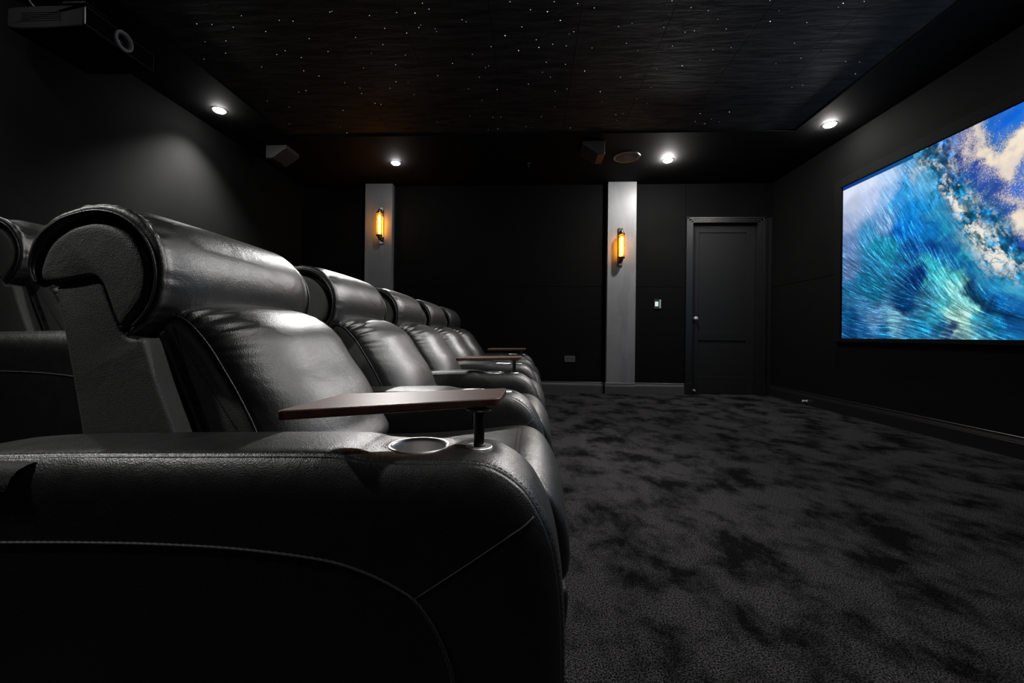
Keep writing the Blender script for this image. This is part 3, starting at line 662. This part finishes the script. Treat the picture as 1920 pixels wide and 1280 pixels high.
def make_arm(parent):
    ctl = [(-1.17, .014), (-1.194, .06), (-1.2, .3), (-1.196, .42), (-1.168, .495), (-1.08, .538), (-.98, .553), (-.80, .562), (-.55, .569), (-.36, .574), (-.305, .572), (-.27, .566),
           (-.18, .566), (-.10, .566), (-.055, .557), (-.012, .528), (.014, .492), (.034, .45), (.046, .402), (.055, .324), (.058, .21), (.055, .09), (.044, .03), (.02, .008), (-.3, .006), (-.8, .006), (-1.14, .006)]
    P = resample(catmull(ctl, 14), 330)
    ctl2 = [(x, z + (.004 if (x, z) == (-.27, .566) else .002 if (x, z) == (-.18, .566) else -.003 if (x, z) in ((-.36, .574), (-.305, .572)) else 0)) for x, z in ctl]
    P2 = resample(catmull(ctl2, 14), 330)
    # denser along the console
    Q = []; Q2 = []
    for i in range(len(P)):
        a, b, a2, b2 = P[i], P[(i + 1) % len(P)], P2[i], P2[(i + 1) % len(P)]; Q.append(a); Q2.append(a2)
        if -.30 < a[0] < -.10 and a[1] > .5: Q += [a + (b - a) / 3, a + (b - a) * 2 / 3]; Q2 += [a2 + (b2 - a2) / 3, a2 + (b2 - a2) * 2 / 3]
    P = np.array(Q); P2 = np.array(Q2)
    N2 = normals2(P2); ker = np.ones(13) / 13
    N2 = np.stack([np.convolve(np.r_[N2[-6:, k], N2[:, k], N2[:6, k]], ker, 'valid') for k in (0, 1)], 1); N2 /= np.linalg.norm(N2, axis=1)[:, None]
    half = [(-.110, .078), (-.110, .064), (-.1085, .046), (-.104, .029), (-.097, .015), (-.0905, .0062), (-.0880, .0036), (-.0862, .0085), (-.0844, .0024), (-.080, -.0005), (-.070, -.003)]
    mid = [(-.062 + .004 * k, -.004 - .002 * math.cos(k / 31 * PI - PI / 2)) for k in range(32)]
    far = [(-(y + .02) if y < -.1 else -y - .02, d) for y, d in half[::-1]]
    bm = bmesh.new()
    loft(bm, [at_y(P + (P2 - P) * min(1, max(0, d / .03)) - N2 * d, y) for y, d in half + mid + far])
    cx, cy, rr = -.208, .005, .0515
    kill = [f for f in bm.faces if f.normal is not None and all(v.co.z > .5 and (v.co.x - cx) ** 2 + (v.co.y - cy) ** 2 < (rr + .004) ** 2 for v in f.verts)]
    bmesh.ops.delete(bm, geom=kill, context='FACES')
    for v in bm.verts:
        if v.co.z > .5:
            d = math.hypot(v.co.x - cx, v.co.y - cy)
            if 1e-6 < d < rr:
                v.co.x = cx + (v.co.x - cx) / d * rr; v.co.y = cy + (v.co.y - cy) / d * rr
            if rr <= d < .075: v.co.z -= .004 * (1 - (d - rr) / (.075 - rr)) ** 2
            d2 = math.hypot(v.co.x + .096, v.co.y - .005)
            if d2 < .045: v.co.z -= .004 * (1 - (d2 / .045) ** 2)
    bmesh.ops.delete(bm, geom=[v for v in bm.verts if not v.link_faces], context='VERTS')
    arm = part('armrest', bm, 'leather', parent, 180)
    arm.location = (0, AO, 0)
    cup = lathe(bmesh.new(), [(.0585, -.006), (.0580, -.001), (.0555, .002), (.0520, .0022), (.0490, .0), (.0475, -.006), (.0465, -.066), (.042, -.072), (0, -.072)], 56, (cx, cy, .5685))
    part('cup_holder', cup, 'steel', arm)
    part('socket_collar', lathe(bmesh.new(), [(.0255, -.006), (.0250, .0005), (.0235, .002), (.0125, .002), (.0118, -.001), (0, -.001)], 40, (-.096, cy, .5685)), 'steel', arm)
    yf = -.1105
    pc = catmull([(-1.16, .405), (-1.0, .413), (-.89, .418), (-.748, .423), (-.609, .425), (-.472, .422), (-.338, .41), (-.268, .393), (-.215, .37), (-.18, .347), (-.15, .306), (-.129, .26), (-.119, .222), (-.112, .13), (-.11, .06)], 14, False)
    pc = resample(pc, 330, False)
    tb = tube(bmesh.new(), [(p[0], yf, p[1]) for p in pc], .0028, 9, 520.)
    part('piping', tb, 'cord', arm, 180)
    # the far face carries the same cord
    part('piping', tube(bmesh.new(), [(p[0], .0905, p[1]) for p in pc[::3]], .0028, 6), 'cord', arm, 180)
    br = catmull([(-.183, .352), (-.096, .412), (-.028, .4605), (.006, .484)], 6, False)
    part('seam', tube(bmesh.new(), [(p[0], yf + .0012 if i < len(br) - 4 else yf + .004 + .004 * (i - len(br) + 4), p[1]) for i, p in enumerate(br)], .0019, 6), 'cord', arm, 180)
    # stitch lines either side of the top strip
    N = normals2(P)
    for yy in (-.079, .059):
        L = 0; last = -1; sm = bmesh.new()
        for i in range(len(P) - 1):
            if P[i][1] > .17 and P[i][0] > -1.05:
                a = P[i]; tn = P[i + 1] - a; ln = np.linalg.norm(tn); L += ln; tn = tn / ln
                if L - last > .0085:
                    last = L; c = a + N[i] * .0008
                    tube(sm, [(c[0] - tn[0] * .003, yy, c[1] - tn[1] * .003), (c[0] + tn[0] * .003, yy, c[1] + tn[1] * .003)], .0008, 4)
        part('stitching', sm, 'thread', arm, 180)
    return arm

def make_headrest(parent):
    O = [(-1.018, .868), (-1.036, .888), (-1.045, .924), (-1.027, .974), (-.982, 1.012), (-.932, 1.03), (-.884, 1.037), (-.838, 1.03), (-.794, 1.004), (-.762, .96), (-.749, .908), (-.754, .854), (-.773, .81), (-.799, .783), (-.83, .768),
         (-.862, .764), (-.882, .79), (-.904, .846), (-.92, .880), (-.94, .895), (-.98, .888)]
    I = [(-1.005, .873), (-1.021, .882), (-1.023, .907), (-1.002, .957), (-.966, .987), (-.935, .999), (-.897, 1.004), (-.855, .993), (-.822, .970), (-.796, .935), (-.782, .889), (-.788, .846), (-.803, .820), (-.825, .797), (-.845, .783),
         (-.860, .780), (-.870, .793), (-.888, .844), (-.905, .880), (-.925, .892), (-.965, .886)]
    Wt = [.6, 1, 1, 1, 1, 1, 1, 1, 1, 1, 1, 1, 1, .9, .5, 0, 0, 0, 0, 0, 0]
    Q = catmull([(*o, *i, w) for o, i, w in zip(O, I, Wt)], 9)
    Po, Pi, w = Q[:, :2] * 1.024 - np.array([0, .0186]), Q[:, 2:4], np.clip(Q[:, 4], 0, 1)
    Pi = Pi + (Pi * .022 - np.array([0, .0171])) * w[:, None]
    hw = .300; off = -.028
    rs = np.random.RandomState(2); ph = rs.rand(6) * 6
    arc = np.linspace(0, 1, len(Q))
    def ring(mix, dy, puff=0., sgn=-1):
        R = Pi + (Po - Pi) * mix; nn = normals2(Po)
        R = R + nn * puff
        y = off + sgn * (hw - dy * w - (1 - w) * np.maximum(dy, .02))
        return np.stack([R[:, 0], y, R[:, 1]], 1)
    def crinkle(a): return a * sum(np.sin(arc * 2 * PI * f + p) for f, p in zip((11, 17, 23, 31, 43), ph))[:, None]
    ends = [(0, .026, 0), (.12, .024, 0), (.28, .014, 0), (.45, .004, 0), (.62, .0, 0), (.80, .0015, .002), (.95, .006, .002), (1.0, .013, -.002), (1.0, .022, -.006), (1.0, .035, -.005), (1.0, .05, -.001), (1.0, .08, .005), (1.0, .13, .006), (1.0, .20, .007), (1.0, .28, .0075)]
    rings = []
    for mix, dy, pf in ends: 
        R = ring(mix, dy, pf)
        if .002 < dy < .05 and mix > .7: 
            nn = normals2(Po); d = crinkle(.0005) * nn * w[:, None]; R[:, 0] += d[:, 0]; R[:, 2] += d[:, 1]
        rings.append(R)
    for mix, dy, pf in ends[::-1]:
        if mix > .7: pf = pf - .016 * math.exp(-(dy / .030) ** 2)
        rings.append(ring(mix, dy, pf, 1))
    bm = bmesh.new(); loft(bm, rings)
    h = part('headrest', bm, 'leather', parent, 180)
    for s in (-1, 1):
        N = normals2(Pi) * (.25 + .75 * w)[:, None]; lay = [(.2735, .004), (.288, .004), (.2925, .0055), (.2955, .009), (.2970, .016), (.2975, .026)]
        bm = bmesh.new(); loft(bm, [at_y(Pi - N * d, off + s * y) for y, d in lay])
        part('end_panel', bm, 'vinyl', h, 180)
        lip = Pi + (Po - Pi) * .56
        pts = [(lip[i][0], off + s * (hw + .0005), lip[i][1]) for i in range(len(lip)) if w[i] > .85]
        part('piping', tube(bmesh.new(), pts, .0028, 8), 'leather', h, 180)
    return h

def make_shell(parent):
    P = [(-1.016, .862), (-1.004, .871), (-.956, .887), (-.925, .891), (-.9075, .878), (-.892, .839), (-.871, .788), (-.8585, .768), (-.843, .761), (-.827, .762), (-.818, .752), (-.789, .666), (-.747, .56), (-.70, .44), (-.68, .22), (-.92, .20), (-.935, .42), (-.9545, .556), (-.979, .686), (-1.0, .787)]
    P = resample(catmull(P, 8), 170)
    bm = bmesh.new(); extrude(bm, P, rounded(-.318, .274, .010))
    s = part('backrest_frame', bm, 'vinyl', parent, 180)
    return s

def make_cushion(parent):
    A = [((-.835, .772), (-.84, .80)), ((-.80, .806), (-.80, .85)), ((-.775, .806), (-.735, .845)), ((-.745, .785), (-.675, .822)), ((-.71, .745), (-.615, .776)), ((-.68, .70), (-.565, .70)), ((-.64, .635), (-.51, .625)), ((-.60, .557), (-.47, .54)), ((-.575, .48), (-.452, .46)),
         ((-.70, .45), (-.70, .45)), ((-.735, .56), (-.735, .56)), ((-.785, .68), (-.785, .68)), ((-.815, .745), (-.815, .745))]
    Q = catmull([(*a, *b) for a, b in A], 12); S0, S1 = Q[:, :2], Q[:, 2:]
    hw = .273; rs = np.random.RandomState(9)
    f = rs.uniform(18, 75, 9); p = rs.rand(9) * 6; u = np.linspace(0, 1, len(Q))
    wr = sum(np.sin(u * 2 * PI * a + b) for a, b in zip(f, p)) / 3
    mask = np.exp(-((u - .17) / .16) ** 2)
    rings = [at_y(S0 - normals2(S0) * .03, -hw), at_y(S0 - normals2(S0) * .004, -hw), at_y(S0, -hw + .002)]
    n = 46
    for k in range(n + 1):
        t = -math.cos(PI * k / n); b = (1 - abs(t) ** 3.2) ** .6
        R = S0 + (S1 - S0) * b
        edge = math.exp(-(1 - abs(t)) / .15) * min(1, (1 - abs(t)) / .012)
        R = R + normals2(R) * (wr * mask * .008 * edge)[:, None]
        R = R - normals2(R) * (.004 * math.exp(-((1 - abs(t)) / .012) ** 2))
        rings.append(at_y(R, t * (hw - .003)))
    rings += [at_y(S0, hw - .002), at_y(S0 - normals2(S0) * .004, hw), at_y(S0 - normals2(S0) * .03, hw)]
    bm = bmesh.new(); loft(bm, rings)
    c = part('backrest_cushion', bm, 'leather', parent, 180)
    c.data.materials.append(M['vinyl'])                     # side gussets, in the vinyl lightened to look lit
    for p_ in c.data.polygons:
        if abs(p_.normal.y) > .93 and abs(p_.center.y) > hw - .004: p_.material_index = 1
    for s in (-1, 1):
        a = S0 + normals2(S0) * .001
        part('piping', tube(bmesh.new(), [(a[i][0], s * (hw - .001), a[i][1]) for i in range(6, 104)], .0022, 7), 'leather', c, 180)
        if s < 0: continue
        t = .66 * s; b = (1 - abs(t) ** 3.2) ** .6; R = S0 + (S1 - S0) * b
        part('seam', tube(bmesh.new(), [(R[i][0], t * (hw - .003), R[i][1]) for i in range(14, 104, 2)], .0009, 5), 'thread', c, 180)
    return c

def make_seat(parent):
    P = catmull([(-.62, .43), (-.45, .437), (-.3, .446), (-.15, .462), (-.05, .474), (0, .469), (.04, .445), (.068, .40), (.083, .35), (.087, .30), (.079, .262), (.05, .25), (-.1, .255), (-.35, .26), (-.62, .30)], 9)
    hw = .272
    nn = normals2(P); m_ = np.clip((P[:, 1] - .3) / .1, 0, 1)
    rings = []
    for y, d in rounded(-hw, hw, .022, 6):
        rings.append(at_y(P - nn * d, y))
    mid = []
    for k in range(1, 16):
        t = -1 + 2 * k / 16; mid.append(at_y(P + nn * (.012 * (1 - t * t) * m_)[:, None], t * (hw - .022)))
    rings = rings[:7] + mid + rings[7:]
    bm = bmesh.new(); loft(bm, rings)
    seat = part('seat_cushion', bm, 'leather', parent, 180)
    for x0 in (-.040, -.028):
        pts = []
        for k in range(2, 15):
            t = -1 + 2 * k / 16; R = P + nn * (.012 * (1 - t * t) * m_)[:, None]
            j = min(range(20, 55), key=lambda i: abs(R[i][0] - x0)); pts.append((x0, t * (hw - .022), R[j][1] + .0008))
        part('seam', tube(bmesh.new(), pts, .0016, 6), 'thread', seat, 180)
    P = catmull([(.05, .246), (.076, .240), (.084, .215), (.079, .15), (.068, .08), (.052, .052), (0, .05), (-.05, .07), (-.06, .15), (-.05, .235)], 9)
    bm = bmesh.new(); extrude(bm, P, rounded(-hw, hw, .02, 6))
    part('footrest', bm, 'leather', parent, 180)
    bm = boxes([(-.90, -.02, -.27, .27, .03, .25)], .01)
    for x in (-.86, -.08):
        for y in (-.25, .25): lathe(bm, [(0, 0), (.02, 0), (.022, .03), (.022, .04)], 14, (x, y, 0))
    part('base', bm, 'flat_black', parent)

FRONT = 'black leather recliners in the front row'
def make_recliner():
    r = empty('recliner_chair', (0, 1.165, 0), 'nearest black leather recliner of the front row, with the pull tab', 'recliner', FRONT)
    make_shell(r); make_cushion(r); make_headrest(r); make_seat(r); make_arm(r)
    return r
def copy_tree(o, parent=None):
    c = o.copy(); C.objects.link(c)
    if parent is not None: c.parent = parent
    for ch in o.children: copy_tree(ch, c)
    return c
first = make_recliner()
LAB = {1: 'second black leather recliner of the front row, behind the nearest one', 2: 'third black leather recliner of the front row, middle of its five',
       3: 'fourth black leather recliner of the front row, next to the farthest', 4: 'farthest black leather recliner of the front row, by the far wall'}
W = .78
for k in range(1, 5):
    c = copy_tree(first); c.location = (0, 1.165 + W * k, 0); c['label'] = LAB[k]
    if k == 4:
        a = [q for q in c.children if q.name.startswith('armrest')][0]
        e = copy_tree(a, c); e.location = (0, AO + W, 0)
b = copy_tree(first); b.location = (-1.314, 1.165 + W, .2); b['label'] = 'black leather recliner of the raised rear row, cut by the left edge'; del b['group']
# pull tab on the nearest arm
arm0 = [q for q in first.children if q.name.startswith('armrest')][0]
tb = bmesh.new()
top = [(-.93, -.098, .5515), (-.834, -.098, .5545)]
def tabrow(y, z, x1): return [(-.96, y, z), (x1, y, z)]
rows = [tabrow(-.094, .551, -.846), tabrow(-.104, .5485, -.850), tabrow(-.112, .541, -.858), tabrow(-.117, .530, -.863), tabrow(-.120, .508, -.870)]
vv = [[tb.verts.new(p) for p in r] for r in rows]
for a_, b_ in zip(vv, vv[1:]): tb.faces.new((a_[0], a_[1], b_[1], b_[0]))
ob = bmesh.ops.solidify(tb, geom=tb.faces[:], thickness=.004)
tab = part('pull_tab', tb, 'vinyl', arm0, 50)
for (xa, za), (xb, zb) in (((-.955, .524), (-.874, .524)), ((-.955, .513), (-.876, .513)), ((-.903, .537), (-.893, .529)), ((-.893, .529), (-.875, .538))):
    n = max(2, int(math.hypot(xb - xa, zb - za) / .006)); sm = bmesh.new()
    for i in range(n):
        f0, f1 = (i + .1) / n, (i + .75) / n
        tube(sm, [(xa + (xb - xa) * f0, -.1225, za + (zb - za) * f0), (xa + (xb - xa) * f1, -.1225, za + (zb - za) * f1)], .0009, 4)
    part('stitching', sm, 'pale_thread', tab, 180)

# ------------------------------------------------------------------ swivel tray tables on the first, third and fifth arms
def make_tray(label, y):
    t = empty('tray_table', (-.096, y, .5675), label, 'tray table', 'walnut swivel trays on the recliner arms')
    K = [(-.302, -.145), (.036, .031), (.040, .189), (-.285, .05)]
    P = []
    for i in range(4):
        p, a, b = np.array(K[i]), np.array(K[i - 1]), np.array(K[(i + 1) % 4])
        u, v = (a - p) / np.linalg.norm(a - p), (b - p) / np.linalg.norm(b - p)
        r = .014
        for k in range(7):
            s_ = k / 6; P.append((1 - s_) ** 2 * (p + u * r) + 2 * s_ * (1 - s_) * p + s_ ** 2 * (p + v * r))
    P = np.array(P); N = normals2(P); bm = bmesh.new()
    loft(bm, [np.column_stack([P - N * d, np.full(len(P), z)]) for z, d in ((.0715, .003), (.0725, .001), (.0745, 0), (.0855, 0), (.0870, .001), (.0875, .003))])
    finish(bm, 'tabletop', M['walnut'], t, angle=30)
    finish(lathe(bmesh.new(), [(.0100, 0), (.0100, .068), (.022, .069), (.024, .0715)], 28), 'post', M['gunmetal'], t)
    return t
tr = make_tray('walnut swivel tray on the nearest recliner arm', .78)
for k, lab in ((2, 'walnut swivel tray in mid row, on the third arm from the front'), (4, 'smallest walnut swivel tray, on the farther arm by the far wall')):
    c = copy_tree(tr); c.location = (-.096, .78 + W * k, .5675); c['label'] = lab

# ------------------------------------------------------------------ camera and world
cam = bpy.data.cameras.new('camera'); co_ = bpy.data.objects.new('camera', cam); C.objects.link(co_)
th, rho = math.radians(2.9), .0105
F = Vector((-math.sin(th), math.cos(th), 0)); R_ = Vector((math.cos(th), math.sin(th), 0)); U = Vector((0, 0, 1))
xc = R_ * math.cos(rho) + U * math.sin(rho); yc = U * math.cos(rho) - R_ * math.sin(rho)
co_.matrix_world = Matrix(((xc.x, yc.x, -F.x, 0), (xc.y, yc.y, -F.y, 0), (xc.z, yc.z, -F.z, .776), (0, 0, 0, 1)))
cam.sensor_width = 36; cam.lens = 36 * 790 / 1920; cam.shift_x = 3 / 1920; cam.shift_y = -11.4 / 1920
cam.clip_start = .02; cam.clip_end = 60
sc = bpy.context.scene
sc.camera = co_
w = bpy.data.worlds.new('world'); sc.world = w; w.use_nodes = True
w.node_tree.nodes['Background'].inputs['Color'].default_value = (0, 0, 0, 1)
vs = sc.view_settings; vs.view_transform = 'Standard'; vs.look = 'None'; vs.gamma = 1.0; vs.exposure = 0.0; vs.use_curve_mapping = False
try:
    sc.cycles.use_denoising = True; sc.cycles.sample_clamp_indirect = 4.0; sc.cycles.max_bounces = 8
except Exception: pass
